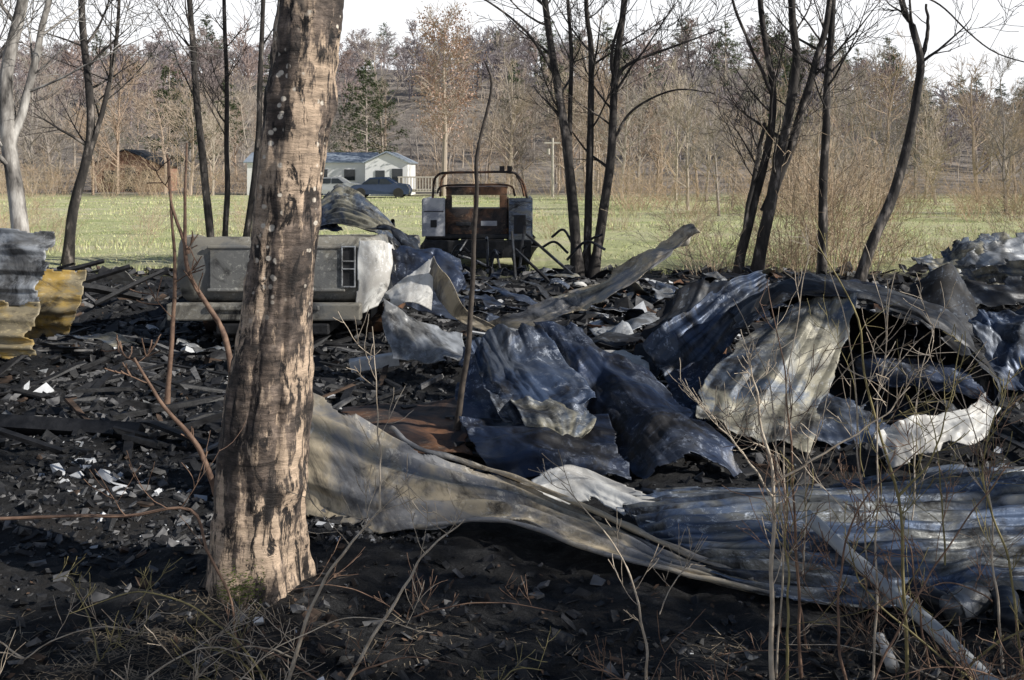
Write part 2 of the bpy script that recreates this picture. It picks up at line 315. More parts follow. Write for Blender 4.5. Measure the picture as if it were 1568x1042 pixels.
sheet('corrugated_metal_sheet',[[(-5.4,7.9,1.20),(-4.5,7.7,1.18),(-3.47,7.5,1.15)],[(-5.4,7.6,.88),(-4.5,7.5,.86),(-3.46,7.4,.86)],[(-5.4,7.5,.62),(-4.5,7.45,.6),(-3.5,7.35,.6)]],'silver',4,'u',.04,.05,2,.05,110,70,21)
sheet('yellowed_metal_sheet',[[(-5.4,7.44,.66),(-4.5,7.4,.64),(-3.48,7.3,.64)],[(-5.4,7.3,.4),(-4.5,7.3,.38),(-3.50,7.2,.4)],[(-5.4,7.35,.2),(-4.5,7.3,.18),(-3.46,7.2,.22)]],'ylw',4,'u',.04,.05,2,.05,100,60,26)
sheet('yellowed_metal_sheet',[[(-4.6,8.4,.80),(-4.0,8.3,.78),(-3.55,8.3,.78)],[(-4.6,8.1,.50),(-4.0,8.1,.50),(-3.52,8.1,.52)],[(-4.6,8.2,.25),(-4.0,8.2,.22),(-3.62,8.2,.27)]],'ylw',5,'u',.03,.05,2,.05,80,60,22)
sheet('metal_sheet_pile',[[(4.9,12.2,.50),(5.6,12.2,.78),(6.6,12.2,.85),(8,12,.8)],[(4.95,11.9,.4),(5.6,11.8,.5),(6.6,11.8,.55),(8,11.6,.5)],[(5.0,11.7,.25),(5.7,11.5,.2),(6.6,11.5,.2),(8,11.3,.2)]],'gry',7,'u',.04,.12,1.8,.1,120,70,23)
sheet('metal_sheet_pile',[[(5.3,11.9,.5),(5.9,11.8,.82),(6.7,11.8,.98),(8,11.7,.95)],[(5.4,11.6,.45),(5.9,11.4,.62),(6.7,11.4,.74),(8,11.4,.7)]],'silver',3,'u',.03,.12,1.8,.1,90,40,24)
sheet('metal_sheet_pile',[[(4.7,11.5,.30),(5.4,11.4,.42),(6.2,11.3,.5)],[(4.8,11.1,.12),(5.5,11.0,.15),(6.3,10.9,.15)]],'dark',3,'u',.03,.12,1.8,.1,90,40,28)
sheet('leaning_metal_slab',[[(3.72,9.3,.52),(4.0,9.2,.74),(4.2,9.3,.68)],[(3.7,9.0,.12),(4.0,9.0,.1),(4.35,9.1,.08)]],'dark',0,'u',0,.05,2,.04,40,40,25)
sheet('crumpled_metal_sheet',[[(3.55,7.8,.48),(3.85,7.8,.52),(4.4,7.8,.46)],[(3.5,7.5,.28),(3.85,7.4,.30),(4.4,7.4,.26)],[(3.5,7.1,.08),(3.8,7.0,.10),(4.4,7.0,.05)]],'blue',0,'u',0,.12,3.5,.05,90,60,27)
for i in range(90):
    y=R.uniform(8,14.5) ; x=R.uniform(-.08,.36)*y if i<70 else R.uniform(-.5,.5)*y
    a=R.uniform(0,6.28); L=R.uniform(.1,.42); W=R.uniform(.05,.18); z=.05+R.random()*.12
    d=V((math.cos(a),math.sin(a),R.uniform(-.3,.6)))*L; e=V((-math.sin(a),math.cos(a),R.uniform(-.2,.4)))*W; c=V((x,y,z))
    sheet('metal_scrap',[[c-d-e,c-e+V((0,0,.06)),c+d-e],[c-d+e,c+e,c+d+e]],R.choice(['blue','dark','white','navy','gry','dark','rust','silver','navy']),R.choice([0,3]),'u',.008,.06,4,.05,16,10,130+i)
# ---------------------------------------------------------------- loose char debris
def debris(name,n,area,smin,smax,mats,wts,seed,planks=0,pw=None):
    r=random.Random(seed); mb=MB()
    for _ in range(n):
        y=area[2]+(area[3]-area[2])*r.random()**1.3; x=r.uniform(area[0],area[1])*y
        if noise.noise(V((x*.8,y*.8,seed)))<r.uniform(-.5,.3): continue
        s=(smin+(smax-smin)*r.random()**3)*(y/9)
        rot=Matrix.Rotation(r.uniform(0,6.28),3,'Z')@Matrix.Rotation(r.uniform(-.8,.8),3,'X')@Matrix.Rotation(r.uniform(-.7,.7),3,'Y')
        mb.box((x,y,hz(x,y)+s*.2),(s*r.uniform(.4,1.4),s*r.uniform(.25,.8),s*r.uniform(.08,.5)),r.choices(range(len(mats)),wts)[0],rot,.5,r)
    for _ in range(planks):
        y=r.uniform(max(5.5,area[2]),area[3]); x=r.uniform(area[0],area[1])*y; L=r.uniform(.06,.38)
        rot=Matrix.Rotation(r.uniform(0,6.28),3,'Z')@Matrix.Rotation(r.uniform(-.35,.35),3,'Y')
        mb.box((x,y,hz(x,y)+.02+r.random()*.04),(L,r.uniform(.008,.03),r.uniform(.006,.018)),r.choices(range(len(mats)),pw or wts)[0],rot,.3,r)
    return mb.obj(name,mats)
debris('charred_debris',20000,(-.56,.56,2.9,16),.012,.075,['char','ash','wash','wood','silver'],[80,14,.8,5,.5],3,300)
debris('charred_debris',14000,(-.56,-.06,4.2,11),.012,.055,['char','ash','wash','silver'],[74,24,1.6,.6],5,60)
debris('white_ash_chips',260,(-.46,-.28,4.9,5.7),.015,.09,['wash'],[1],9)
debris('charred_debris',4000,(-.04,.38,7.2,14),.02,.10,['char','ash','wash','rust'],[60,26,7,7],6,120)
mb=MB(); mb.box((-1.08,7.75,.11),(.19,.06,.05),0,Matrix.Rotation(.25,3,'Z')@Matrix.Rotation(-.1,3,'Y'),.1); mb.obj('white_foam_block',['wash'],bevel=.01)
mb=MB()
for a,b,w in [((-7,12,.3),(-4.9,11,.15),.05),((-5.6,11.6,.1),(-4.6,12,.45),.04),((-5.3,11.2,.35),(-4.4,11.8,.1),.05),((-4.7,11.2,.1),(-4.2,12,.4),.03),((-6.0,11.8,.2),(-5,12.2,.5),.035),((-2.2,5.9,.05),(-5,6.3,.06),.06)]:
    mb.tube([a,tuple((p+q)/2+.02 for p,q in zip(a,b)),b],[w,w,w*.8],4,0,True)
mb.obj('charred_beams',['char'])
# ---------------------------------------------------------------- foreground tree
prof=[(-.15,390,92),(-.07,390,84),(.055,389,75),(.255,391,68),(.505,399,70),(.705,406,66),(.855,412,58),(1.055,420,52),(1.255,428,51),(1.505,438,50),(1.755,449,51),(2.005,460,51),(2.255,474,49),(3.2,505,46),(4.5,560,40),(6,590,32),(8,600,18),(9.5,590,6)]
def pv(z):
    for a,b in zip(prof,prof[1:]):
        if a[0]<=z<=b[0]:
            t=(z-a[0])/(b[0]-a[0]); return (a[1]+(b[1]-a[1])*t-784)/400,(a[2]+(b[2]-a[2])*t)/400
    return (prof[-1][1]-784)/400,prof[-1][2]/400
tb=MB(); K=96; zs=[-.15+.0085*i for i in range(290)]; z=zs[-1]
while z<9.4: z+=.12; zs.append(z)
for z in zs:
    cx=sum(pv(z+d)[0] for d in(-.12,-.06,0,.06,.12))/5; r=sum(pv(z+d)[1] for d in(-.12,-.06,0,.06,.12))/5
    for j in range(K):
        t=2*math.pi*j/K; c,s=math.cos(t),math.sin(t)
        h=.012*noise.noise(V((c*2,s*2,z*3)))+.003*noise.noise(V((c*2.5,s*2.5,z*38)))+.007*noise.noise(V((c*8,s*8,z*11)))
        h+= .03*max(0,noise.noise(V((c*1.5+4,s*1.5,z*6))))**2
        h-= .03*max(0,noise.noise(V((c*3+7,s*3,z*1.2)))-.22)
        if z<.25: h+=(.25-z)*.28*max(0,noise.noise(V((c*1.7,s*1.7,3))))
        tb.v.append(V((cx+(r+h)*c,3.85+(r+h)*s,z)))
for i in range(len(zs)-1):
    for j in range(K):
        q=(j+1)%K; tb.f.append((i*K+j,i*K+q,(i+1)*K+q,(i+1)*K+j)); tb.m.append(0)
def barkmat():
    m,n,l,b=nm('cherry_bark'); v=tcoord(n,l,'Object',(1,1,1)); hv=tcoord(n,l,'Object',(6,6,26)); vv=tcoord(n,l,'Object',(9,9,2.6))
    base=ramp(n,l,noi(n,l,v,6,6,.7),[(.36,(.025,.021,.020)),(.5,(.10,.08,.07)),(.64,(.29,.23,.19))])
    band=ramp(n,l,noi(n,l,hv,1,6,.75,.4),[(.36,(.12,.10,.09)),(.48,(.65,.6,.56)),(.62,(1.2,1.15,1.1))])
    c=mix(n,l,.85,base,band,'MULTIPLY')
    pt=ramp(n,l,noi(n,l,vv,1,6,.7),[(.50,(0,0,0)),(.55,(1,1,1))]); c=mix(n,l,pt,c,mix(n,l,.6,(.62,.48,.36),band,'MULTIPLY'))
    ck=ramp(n,l,noi(n,l,vv,1.6,7,.78,.8),[(.42,(1,1,1)),(.47,(0,0,0))]); c=mix(n,l,ck,c,(.012,.009,.009))
    vo=n.new('ShaderNodeTexVoronoi'); vo.inputs['Scale'].default_value=1; l.new(tcoord(n,l,'Object',(22,22,26)),vo.inputs['Vector'])
    d=ramp(n,l,vo.outputs['Distance'],[(.22,(1,1,1)),(.29,(0,0,0))])
    ms=ramp(n,l,noi(n,l,tcoord(n,l,'Object',(14,14,.8)),1,2),[(.50,(0,0,0)),(.54,(1,1,1))])
    hg=n.new('ShaderNodeMapRange'); sp=n.new('ShaderNodeSeparateXYZ'); l.new(v,sp.inputs[0]); hg.inputs[1].default_value=.9; hg.inputs[2].default_value=1.3; l.new(sp.outputs['Z'],hg.inputs[0])
    mm=n.new('ShaderNodeMath'); mm.operation='MULTIPLY'; l.new(d,mm.inputs[0]); l.new(ms,mm.inputs[1])
    m2=n.new('ShaderNodeMath'); m2.operation='MULTIPLY'; l.new(mm.outputs[0],m2.inputs[0]); l.new(hg.outputs[0],m2.inputs[1])
    c=mix(n,l,m2.outputs[0],c,(.74,.66,.56))
    l.new(c,b.inputs['Base Color']); b.inputs['Roughness'].default_value=.75
    bump(n,l,b,noi(n,l,hv,1.6,6,.75),.8,.014)
    return m
# ---------------------------------------------------------------- branching
def grow(mb,p,d,L,r,lvl,rng,up=.12,wan=.18,kids=(4,6),mi=0,seg=5,rmin=.003,ratio=(.45,.7)):
    pts=[V(p)];rad=[r];d=V(d).normalized()
    for i in range(seg):
        d=(d+V((rng.uniform(-wan,wan),rng.uniform(-wan,wan),rng.uniform(-wan,wan)+up))).normalized()
        pts.append(pts[-1]+d*(L/seg)); rad.append(max(rmin,r*(1-.75*(i+1)/seg)))
    mb.tube(pts,rad,7 if r>.04 else (4 if r>.016 else 3),mi)
    if lvl>0:
        for _ in range(rng.randint(*kids)):
            t=rng.uniform(.2,1)*seg; i=min(int(t),seg-1); q=pts[i].lerp(pts[i+1],t-i)
            dd=(pts[i+1]-pts[i]).normalized(); ax=dd.cross(V((rng.uniform(-1,1),rng.uniform(-1,1),rng.uniform(-1,1)))).normalized()
            nd=Matrix.Rotation(rng.uniform(.4,1.0),3,ax)@dd
            grow(mb,q,nd,L*rng.uniform(*ratio),max(rmin,rad[i]*.55),lvl-1,rng,up,wan*1.15,kids,mi,max(3,seg-1),rmin,ratio)
def stemtree(name,stems,mat,seed,nb=10,bl=(.6,1.6),lvl=2,rough=.02,frm=.3,k=9,rmin=.004,kids=(3,5),rs=1):
    mb=MB(); rng=random.Random(seed)
    for st in stems:
        pts,r0,r1=st[0],st[1]*rs,st[2]*rs
        n=28; P=smoothpath(pts,n); rad=[]
        for i in range(n+1):
            t=i/n; P[i]=P[i]+V((noise.noise(V((t*7,seed,0))),noise.noise(V((t*7,seed,5))),0))*rough*min(1,t*6)
            rad.append((r0+(r1-r0)*t)*(1+.14*noise.noise(V((t*20,seed,9))))*(1+.35*max(0,1-t*14)))
        mb.tube(P,rad,k,0)
        m=st[3] if len(st)>3 else nb
        for _ in range(m):
            t=rng.uniform(frm,1); i=min(int(t*n),n-1)
            a=rng.uniform(0,6.28); d=V((math.cos(a),math.sin(a)*.8,rng.uniform(.3,1.3)))
            grow(mb,P[i],d,rng.uniform(*bl)*(1.15-.5*t),rad[i]*rng.uniform(.25,.5),lvl,rng,.08,.16,kids,0,6,rmin)
    return mb.obj(name,[mat],True)
rg=random.Random(2)
for i in range(12):
    z=rg.uniform(4.2,8.5); cx,r=pv(z); a=rg.uniform(0,6.28)
    grow(tb,(cx,3.85,z),(math.cos(a),math.sin(a),.6),rg.uniform(1.2,2.2),r*.4,2,rg,.06,.15,(3,5))
tb.obj('cherry_tree',[barkmat()],True)
mb=MB()
for _ in range(700):
    a=rg.uniform(-2.0,-1.2); rr=.2+rg.random()*.03; z=abs(rg.gauss(.05,.04)); x=-.985+rr*math.cos(a); y=3.85+rr*math.sin(a)
    mb.poly([(x,y,z),(x+rg.uniform(-.008,.008),y-.008,z+.008),(x+.005,y,z+rg.uniform(0,.008))])
mb.obj('moss_patch',['moss'])
S=.74
stemtree('bare_tree',[([(-5.85,12,-.1),(-5.93,12,.9),(-6.08,12.05,1.9),(-6.15,12.1,2.8),(-5.98,12.2,3.8),(-5.9,12.3,5.6),(-5.8,12.3,7)],.13,.05),([(-6.08,12.05,1.9),(-5.95,12.2,2.5),(-5.75,12.3,3.6),(-5.4,12.4,5)],.07,.03),([(-6.1,12.05,2.2),(-6.4,12.1,3.0),(-6.5,12.2,4.5)],.06,.02)],'bark_pale',11,11,(.8,2.0),rs=.85)
stemtree('bare_tree',[([(-7.6,17,-.1),(-7.5,17,.9),(-7.25,17,1.9),(-7.2,17,2.7),(-7.35,17,4.4),(-7.3,17,6.5),(-7.2,17,8.5)],.13,.05),([(-7.25,17,1.8),(-7.0,17,2.6),(-6.8,17.1,3.8),(-6.75,17.2,5.5)],.07,.03)],'bark_dark',12,15,(.8,2.2),rs=S)
stemtree('bare_tree',[([(-5.1,17,-.1),(-5.25,17,1.5),(-5.4,17,3.0),(-5.5,17,4.5),(-5.6,17,7),(-5.5,17,9)],.10,.04)],'bark_dark',13,14,(.8,2.0),rs=S)
stemtree('bare_tree',[([(-5.0,17.3,-.1),(-4.95,17.3,2),(-5.0,17.3,4.5),(-5.1,17.3,7.5)],.075,.03)],'bark_dark',14,12,(.6,1.6),rs=S)
stemtree('bare_tree',[([(-4.6,17,.0),(-4.35,17,2),(-4.25,17,4.5),(-4.1,17,7.5)],.09,.03)],'bark_dark',15,10,(.6,1.6),rs=S)
stemtree('bare_tree_clump',[
 ([(1.0,15,-.1),(.9,15,1.3),(.8,15,2.2),(.65,15,3.1),(.48,15,4.3),(.3,15,6.5),(.2,15,8)],.12,.04),
 ([(1.12,15.1,-.1),(1.18,15.1,1.7),(1.2,15.1,3.4),(1.12,15.1,4.3),(1.1,15.1,7.5)],.09,.03),
 ([(1.2,15,-.1),(1.38,15,1.0),(1.5,15,1.9),(1.55,15,3.0),(1.7,15,4.3),(1.8,15,6.5),(1.9,15,8)],.11,.04),
 ([(.92,15,.9),(.88,15.1,2.2),(.9,15.1,3.4),(.84,15.1,4.4),(.8,15.2,7)],.06,.025),
 ([(1.53,15,2.9),(1.75,14.9,3.2),(2.4,14.8,3.45),(3.1,14.7,3.7)],.045,.012,6),
 ([(1.5,15,2.0),(1.8,14.9,2.5),(2.4,14.8,2.8),(3.0,14.7,2.75)],.035,.01,5),
 ([(1.55,15,2.9),(1.5,14.9,3.4),(1.75,14.8,4.3),(2.2,14.7,6)],.04,.02,5),
 ([(.62,15,3.1),(.2,14.9,3.7),(-.5,14.8,4.2),(-1.2,14.8,4.4)],.035,.01,6)],'bark_dark',16,9,(.6,1.8),rs=S)
stemtree('bare_tree_clump',[
 ([(3.25,14.5,-.1),(3.4,14.5,.7),(3.65,14.5,1.6),(3.8,14.5,2.6),(3.62,14.5,4.1),(3.5,14.5,6.5)],.10,.04),
 ([(3.5,14.4,-.1),(3.7,14.4,1.0),(3.9,14.4,1.9),(4.1,14.4,3.1),(4.05,14.4,4.2),(4.1,14.4,7.5)],.12,.05),
 ([(3.7,14.5,1.0),(4.1,14.5,2.1),(4.4,14.5,3.1),(4.65,14.5,4.2),(5,14.6,7)],.09,.04),
 ([(3.8,14.5,2.7),(3.5,14.4,3.3),(3.1,14.3,4.3),(2.9,14.3,6)],.04,.015,6),
 ([(3.25,14.5,.1),(3.5,14.4,1.5),(3.65,14.4,2.3)],.05,.03,4)],'bark_dark',17,10,(.6,1.9),rs=.8)
stemtree('bare_tree',[([(4.5,14.5,-.1),(4.55,14.5,1.7),(4.6,14.5,3),(4.68,14.5,4.2),(4.8,14.5,8)],.09,.04)],'bark_dark',18,14,(.7,1.8),rs=.8)
stemtree('bare_tree',[([(4.72,13.7,-.1),(4.95,13.7,.6),(5.25,13.7,1.3),(5.45,13.7,2.0),(5.58,13.7,2.7),(5.62,13.7,3.15),(5.5,13.7,3.6),(5.35,13.7,4.1),(5.3,13.7,6.5)],.10,.045,7),([(5.62,13.7,3.1),(5.72,13.7,3.5),(5.7,13.7,3.9)],.045,.02,1),([(5.35,13.7,4.0),(5.8,13.6,3.9),(6.5,13.4,3.2),(7.5,13.2,2.9)],.02,.008,5)],'bark_dark',19,6,(.6,1.6),frm=.6,rs=.8)
stemtree('sapling',[([(-.33,5.7,0),(-.28,5.7,.4),(-.24,5.7,.75),(-.22,5.7,1.15),(-.20,5.7,1.5),(-.19,5.7,1.75),(-.12,5.7,2.05),(-.15,5.7,2.22)],.020,.006,0)],'twigdark',20,0,rough=.015)
stemtree('sapling',[([(-1.68,6,.35),(-1.75,6,.65),(-1.95,6,1.0),(-1.97,6,1.4),(-1.96,6,1.77)],.020,.006,2),([(-2.08,6,.2),(-2.05,6,.6),(-2.03,6,.98),(-2.05,6,1.3),(-2.07,6,1.68)],.016,.006,2),([(-1.95,6,1.1),(-2.05,6,1.4),(-2.08,6,1.7)],.012,.005,1)],'twigred',21,2,(.1,.3),1,.01)
stemtree('sapling',[([(-1.45,4.9,0),(-1.55,4.9,.25),(-1.72,4.9,.45),(-1.86,4.9,.68)],.016,.006,4)],'twigred',22,4,(.1,.25),1,.01)
# unseen slender trees added beyond the right edge, to dapple debris and trunk
stemtree('bare_tree',[([(7.2,2.5,0),(7.3,2.5,4),(7.1,2.5,8),(7.2,2.5,11)],.13,.03),([(7.25,2.5,2),(7.6,2.3,4),(7.9,2.2,7)],.08,.02)],'bark_dark',301,14,(1,2.4),2,.05,.25)
stemtree('bare_tree',[([(8.8,4.0,0),(8.7,3.9,4),(8.9,4.0,8),(8.8,4.0,11)],.14,.03),([(8.7,4.0,2),(8.3,4.2,4),(8.1,4.3,7)],.08,.02)],'bark_dark',302,14,(1,2.4),2,.05,.25)
stemtree('bare_tree',[([(9.4,1.0,0),(9.3,1.0,4),(9.5,1.0,8),(9.4,1.0,11)],.12,.03)],'bark_dark',303,9,(.8,1.8),1,.05,.35)
# ---------------------------------------------------------------- foreground twigs
def tw(name,stems,mat,seed,nb=7,bl=(.08,.28),lvl=1): return stemtree(name,stems,mat,seed,nb,bl,lvl,.012,.25,6,.0013,kids=(2,4))
tw('twiggy_shrub',[([(.80,3.05,-.02),(.792,3.05,.324),(.802,3.05,.644),(.75,3.05,.90),(.732,3.05,1.004)],.0085,.002),([(.80,3.05,.64),(.92,3.02,.73),(1.09,3.0,.84),(1.2,3.0,.95)],.004,.0015),([(.80,3.05,.6),(.68,3.06,.77),(.56,3.08,.90)],.004,.0015)],'twigpale',31,9)
tw('twiggy_shrub',[([(1.212,3.05,-.02),(1.20,3.05,.35),(1.182,3.05,.604),(1.092,3.05,.924),(1.052,3.05,1.164),(.93,3.05,1.384)],.006,.002),([(1.18,3.05,.6),(1.3,3.05,.75),(1.38,3.05,1.1)],.004,.0015)],'twigyel',32,6)
tw('twiggy_shrub',[([(.412,3.05,-.02),(.402,3.05,.204),(.332,3.05,.424),(.152,3.05,.644)],.005,.0015)],'twigpale',33,6)
tw('twiggy_shrub',[([(-.70,3.05,-.02),(-.608,3.05,.284),(-.488,3.05,.464),(-.404,3.05,.564)],.0065,.003),([(-.404,3.05,.564),(-.408,3.05,.804),(-.428,3.05,1.124)],.003,.0012)],'twigpale',34,5)
tw('twiggy_shrub',[([(-.54,3.05,-.02),(-.368,3.05,.264),(-.268,3.05,.424),(-.144,3.05,.534)],.0065,.002)],'twigpale',35,5)
tw('twiggy_shrub',[([(-1.9,3.3,.44),(-1.5,3.3,.455),(-1.264,3.3,.457),(-1.07,3.3,.479),(-1.0,3.3,.327),(-.93,3.3,.16),(-.9,3.3,0)],.006,.004)],'twigred',36,4)
tw('twiggy_shrub',[([(1.55,3.0,-.02),(1.5,3.0,.4),(1.42,3,.7),(1.5,3,1.0)],.005,.0015),([(1.5,3.0,-.02),(1.1,3.0,.3),(1.0,3,.5)],.004,.0015)],'twigyel',37,8)
tw('twiggy_shrub',[([(1.0,2.9,-.02),(.95,2.9,.3),(1.0,2.9,.6),(1.2,2.9,.8)],.005,.0015),([(1.0,2.9,.0),(1.2,2.9,.4),(1.45,2.9,.75)],.004,.0015)],'twigred',38,7,(.1,.4),2)
rr=random.Random(5)
for i in range(26):
    x=rr.choice([rr.uniform(-1.7,-.7),rr.uniform(.5,1.8),rr.uniform(-1.7,1.8)]); y=rr.uniform(2.75,3.6)
    st=[]
    for _ in range(rr.randint(1,3)):
        a=rr.uniform(0,6.28); L=rr.uniform(.12,.5); b=V((math.cos(a),math.sin(a)*.5,0)); z=rr.uniform(.15,1.0)
        p0=V((x,y,-.01)); st.append(([p0,p0+b*L*.3+V((0,0,L*.4*z)),p0+b*L*.8+V((0,0,L*.7*z)),p0+b*L*1.3+V((0,0,L*.6*z))],rr.uniform(.002,.005),.0012))
    tw('twiggy_shrub',st,rr.choice(['twigpale','twigpale','twigred','twigdark','twigyel']),50+i,4,(.06,.22))
for i in range(13):
    y=rr.uniform(3.0,5.2); x=rr.uniform(.22,.52)*y; H=rr.uniform(.5,1.4); lx=rr.uniform(-.25,.3)
    p0=V((x,y,-.01)); tw('twiggy_shrub',[([p0,p0+V((lx*.2,0,H*.35)),p0+V((lx*.35,.03,H*.7)),p0+V((lx,.05,H))],rr.uniform(.003,.0055),.0013)],rr.choice(['twigpale','twigred','twigyel','twigpale']),90+i,6,(.1,.4))
mb=MB()
for _ in range(2600):
    x=rr.gauss(-1.15,.25); y=rr.gauss(3.3,.22)
    if rr.random()<.4: x=rr.uniform(-1.8,1.8); y=rr.uniform(2.9,3.5)
    a=rr.uniform(0,6.28); L=rr.uniform(.02,.10); b=V((math.cos(a),math.sin(a),rr.uniform(.0,.4)))*L; p=V((x,y,hz(x,y)+.003)); w=V((-math.sin(a),math.cos(a),0))*.0018
    mb.poly([p-w,p+w,p+b+V((0,0,-.1*L))])
for _ in range(420):
    x=rr.uniform(-1.9,1.9); y=rr.uniform(2.8,4.0); a=rr.uniform(0,6.28); L=rr.uniform(.006,.016); e=V((math.cos(a),math.sin(a),rr.uniform(-.4,.6)))*L; f=V((-math.sin(a),math.cos(a),rr.uniform(-.4,.6)))*L*.5; p=V((x,y,hz(x,y)+.008))
    mb.poly([p-e,p-e*.3-f,p+e*.5-f*.8,p+e,p+e*.2+f],1)
mb.obj('dry_grass_and_leaf_litter',['deadgrass','litter'])
mb=MB(); P=smoothpath([(1.20,4.05,.20),(1.30,3.85,.12),(1.37,3.70,.075),(1.42,3.35,.06),(1.47,3.0,.03),(1.52,2.6,.03)],30); mb.tube(P,[.026+.004*noise.noise(V((i*.4,0,0))) for i in range(31)],14,0,True)
mb.obj('bent_pipe',['pipe'],True)
for (x,y,z,a,r,mt) in [(1.62,3.55,.06,.5,.05,'silver'),(1.74,3.5,.06,1.2,.045,'dark'),(1.52,3.62,.05,2.2,.04,'dark'),(1.22,3.25,.03,1.5,.02,'white')]:
    mb=MB(); d=V((math.cos(a),math.sin(a),.15)); pts=[];rd=[]
    for i in range(13):
        t=i/12; pts.append(V((x,y,z))+d*(t-.5)*.15); rd.append(r*(1+(.06 if i%3==0 else 0)+.08*noise.noise(V((t*5,x,0)))))
    mb.tube([pts[0]]+pts+[pts[-1]],[r*.8]+rd+[r*.8],20,0,True); mb.obj('burnt_metal_can',[mt],True)
# ---------------------------------------------------------------- pickup truck (burned)
pk=empty('burned_pickup_truck',(-2.1,9,0))
def adopt(par,*obs):
    for o in obs:
        o.parent=par; o.matrix_parent_inverse=Matrix.Translation(-V(par.location))
def ring(name,x0,x1,y0,y1,z0,z1,rad,mat,sink=0):
    mb=MB(); pts=[]
    for cx,cy,a0 in((x1-rad,y0+rad,-90),(x1-rad,y1-rad,0),(x0+rad,y1-rad,90),(x0+rad,y0+rad,180)):
        for i in range(9):
            a=math.radians(a0+i*11.25); pts.append((cx+rad*math.cos(a),cy+rad*math.sin(a),math.cos(a),math.sin(a)))
    q=[]
    for i,p in enumerate(pts):
        r2=pts[(i+1)%len(pts)]; dd=math.hypot(p[0]-r2[0],p[1]-r2[1]); m=max(1,int(dd/.12))
        for k in range(m): t=k/m; q.append(tuple(p[c]*(1-t)+r2[c]*t for c in range(4)))
    pts=q; n=len(pts); Z=[z0,z0+.04,z0+.10,z0+.2,(z0+z1)/2,z1-.15,z1-.06,z1-.02,z1]; off=[-.05,-.015,0,.01,.018,.01,0,-.012,-.03]
    for z,o in zip(Z,off):
        for p in pts:
            dn=.035*noise.noise(V((p[0]*2.5,p[1]*2.5,z*2)))+.012*noise.noise(V((p[0]*8,p[1]*8,z*6)))
            zz=z-sink*sstep(y0+.3,y1,p[1])*(z-z0)
            mb.v.append(V((p[0]+p[2]*(o+dn),p[1]+p[3]*(o+dn*.3),zz+.02*noise.noise(V((p[0]*3,p[1]*3,z))))))
    for i in range(len(Z)-1):
        for j in range(n):
            q=(j+1)%n; mb.f.append((i*n+j,i*n+q,(i+1)*n+q,(i+1)*n+j)); mb.m.append(0)
    return mb.obj(name,[mat],True,solid=.02)
adopt(pk,ring('bed_shell',-3.04,-1.2,9.0,11.0,.42,1.0,.17,'truckgray',.45))
adopt(pk,ring('cab_shell',-3.0,-1.25,11.05,12.7,.35,.75,.12,'truckgray'),ring('hood_shell',-2.95,-1.3,12.75,14.0,.35,.7,.2,'truckgray'))
mb=MB(); mb.box((-2.12,8.962,.72),(.60,.012,.21)); mb.box((-2.12,8.95,.915),(.62,.012,.014)); mb.box((-2.12,8.95,.53),(.62,.012,.014)); mb.box((-2.12,8.942,.80),(.10,.01,.03),1)
adopt(pk,mb.obj('tailgate',['truckgray','dark'],bevel=.008))
mb=MB(); x=-1.47
mb.box((x,8.972,.74),(.055,.02,.175),1)
for dx in(-.058,.058): mb.box((x+dx,8.955,.74),(.007,.02,.185),0)
for dz in(-.18,-.02,.05,.18): mb.box((x,8.953,.74+dz),(.058,.02,.006),0)
adopt(pk,mb.obj('tail_light_socket',['silver','char'],bevel=.003))
adopt(pk,sheet('quarter_panel',[[(-1.38,8.95,.98),(-1.22,8.97,.97),(-1.14,9.15,.94),(-1.12,9.45,.90)],[(-1.39,8.93,.70),(-1.2,8.96,.70),(-1.11,9.15,.68),(-1.08,9.45,.66)],[(-1.42,8.95,.30),(-1.28,8.98,.34),(-1.14,9.15,.42),(-1.1,9.45,.46)]],'white',0,'u',0,.02,3,.03,50,50,64))  # grey truck's sun-facing corner, its sunlight painted in as white
mb=MB(); mb.box((-2.2,8.86,.35),(.86,.06,.075)); mb.box((-2.2,8.79,.39),(.5,.015,.025)); mb.box((-2.12,9.1,.2),(.5,.3,.05),1)
adopt(pk,mb.obj('rear_bumper',['truckgray','char'],bevel=.03))
mb=MB(); mb.box((-2.12,10.1,.5),(.85,1.0,.02)); mb.box((-2.12,12.3,.40),(.8,1.6,.03)); mb.box((-2.9,11.6,.3),(.05,2.4,.06)); mb.box((-1.35,11.6,.3),(.05,2.4,.06))
for i in range(14): mb.box((R.uniform(-2.9,-1.4),R.uniform(9.4,10.8),.7),(R.uniform(.1,.35),.03,.02),0,Matrix.Rotation(R.uniform(0,3),3,'Z')@Matrix.Rotation(R.uniform(-.8,.8),3,'Y'))
adopt(pk,mb.obj('floor_and_frame',['char']))
mb=MB()
for x in(-2.9,-1.35):
    for y in(9.9,13.2):
        mb.tube([(x-.1,y,.27),(x-.1,y,.27),(x+.1,y,.27),(x+.1,y,.27)],[.12,.27,.27,.12],24,0,True)
adopt(pk,mb.obj('wheel_rims',['rust']))
mb=MB()
for x in(-2.8,-1.5):
    mb.tube([(x,11.1,.8),(x+.05,11.3,1.05)],[.03,.025],6); mb.tube([(x,12.6,.75),(x+.05,12.1,1.0)],[.03,.025],6)
adopt(pk,mb.obj('cab_pillars',['dark']))
adopt(pk,sheet('collapsed_roof',[[(-2.30,11.2,1.08),(-1.98,11.3,1.46),(-1.72,11.3,1.38),(-1.42,11.2,1.10),(-1.15,11.1,.76)],[(-2.22,10.8,1.04),(-1.93,10.8,1.26),(-1.60,10.6,1.20),(-1.28,10.5,.98),(-1.05,10.4,.74)],[(-2.1,10.4,.95),(-1.85,10.3,1.04),(-1.48,10.1,1.0),(-1.15,10.0,.85),(-.95,9.9,.66)]],'gry',9,'u',.035,.05,1.6,.06,150,90,60))
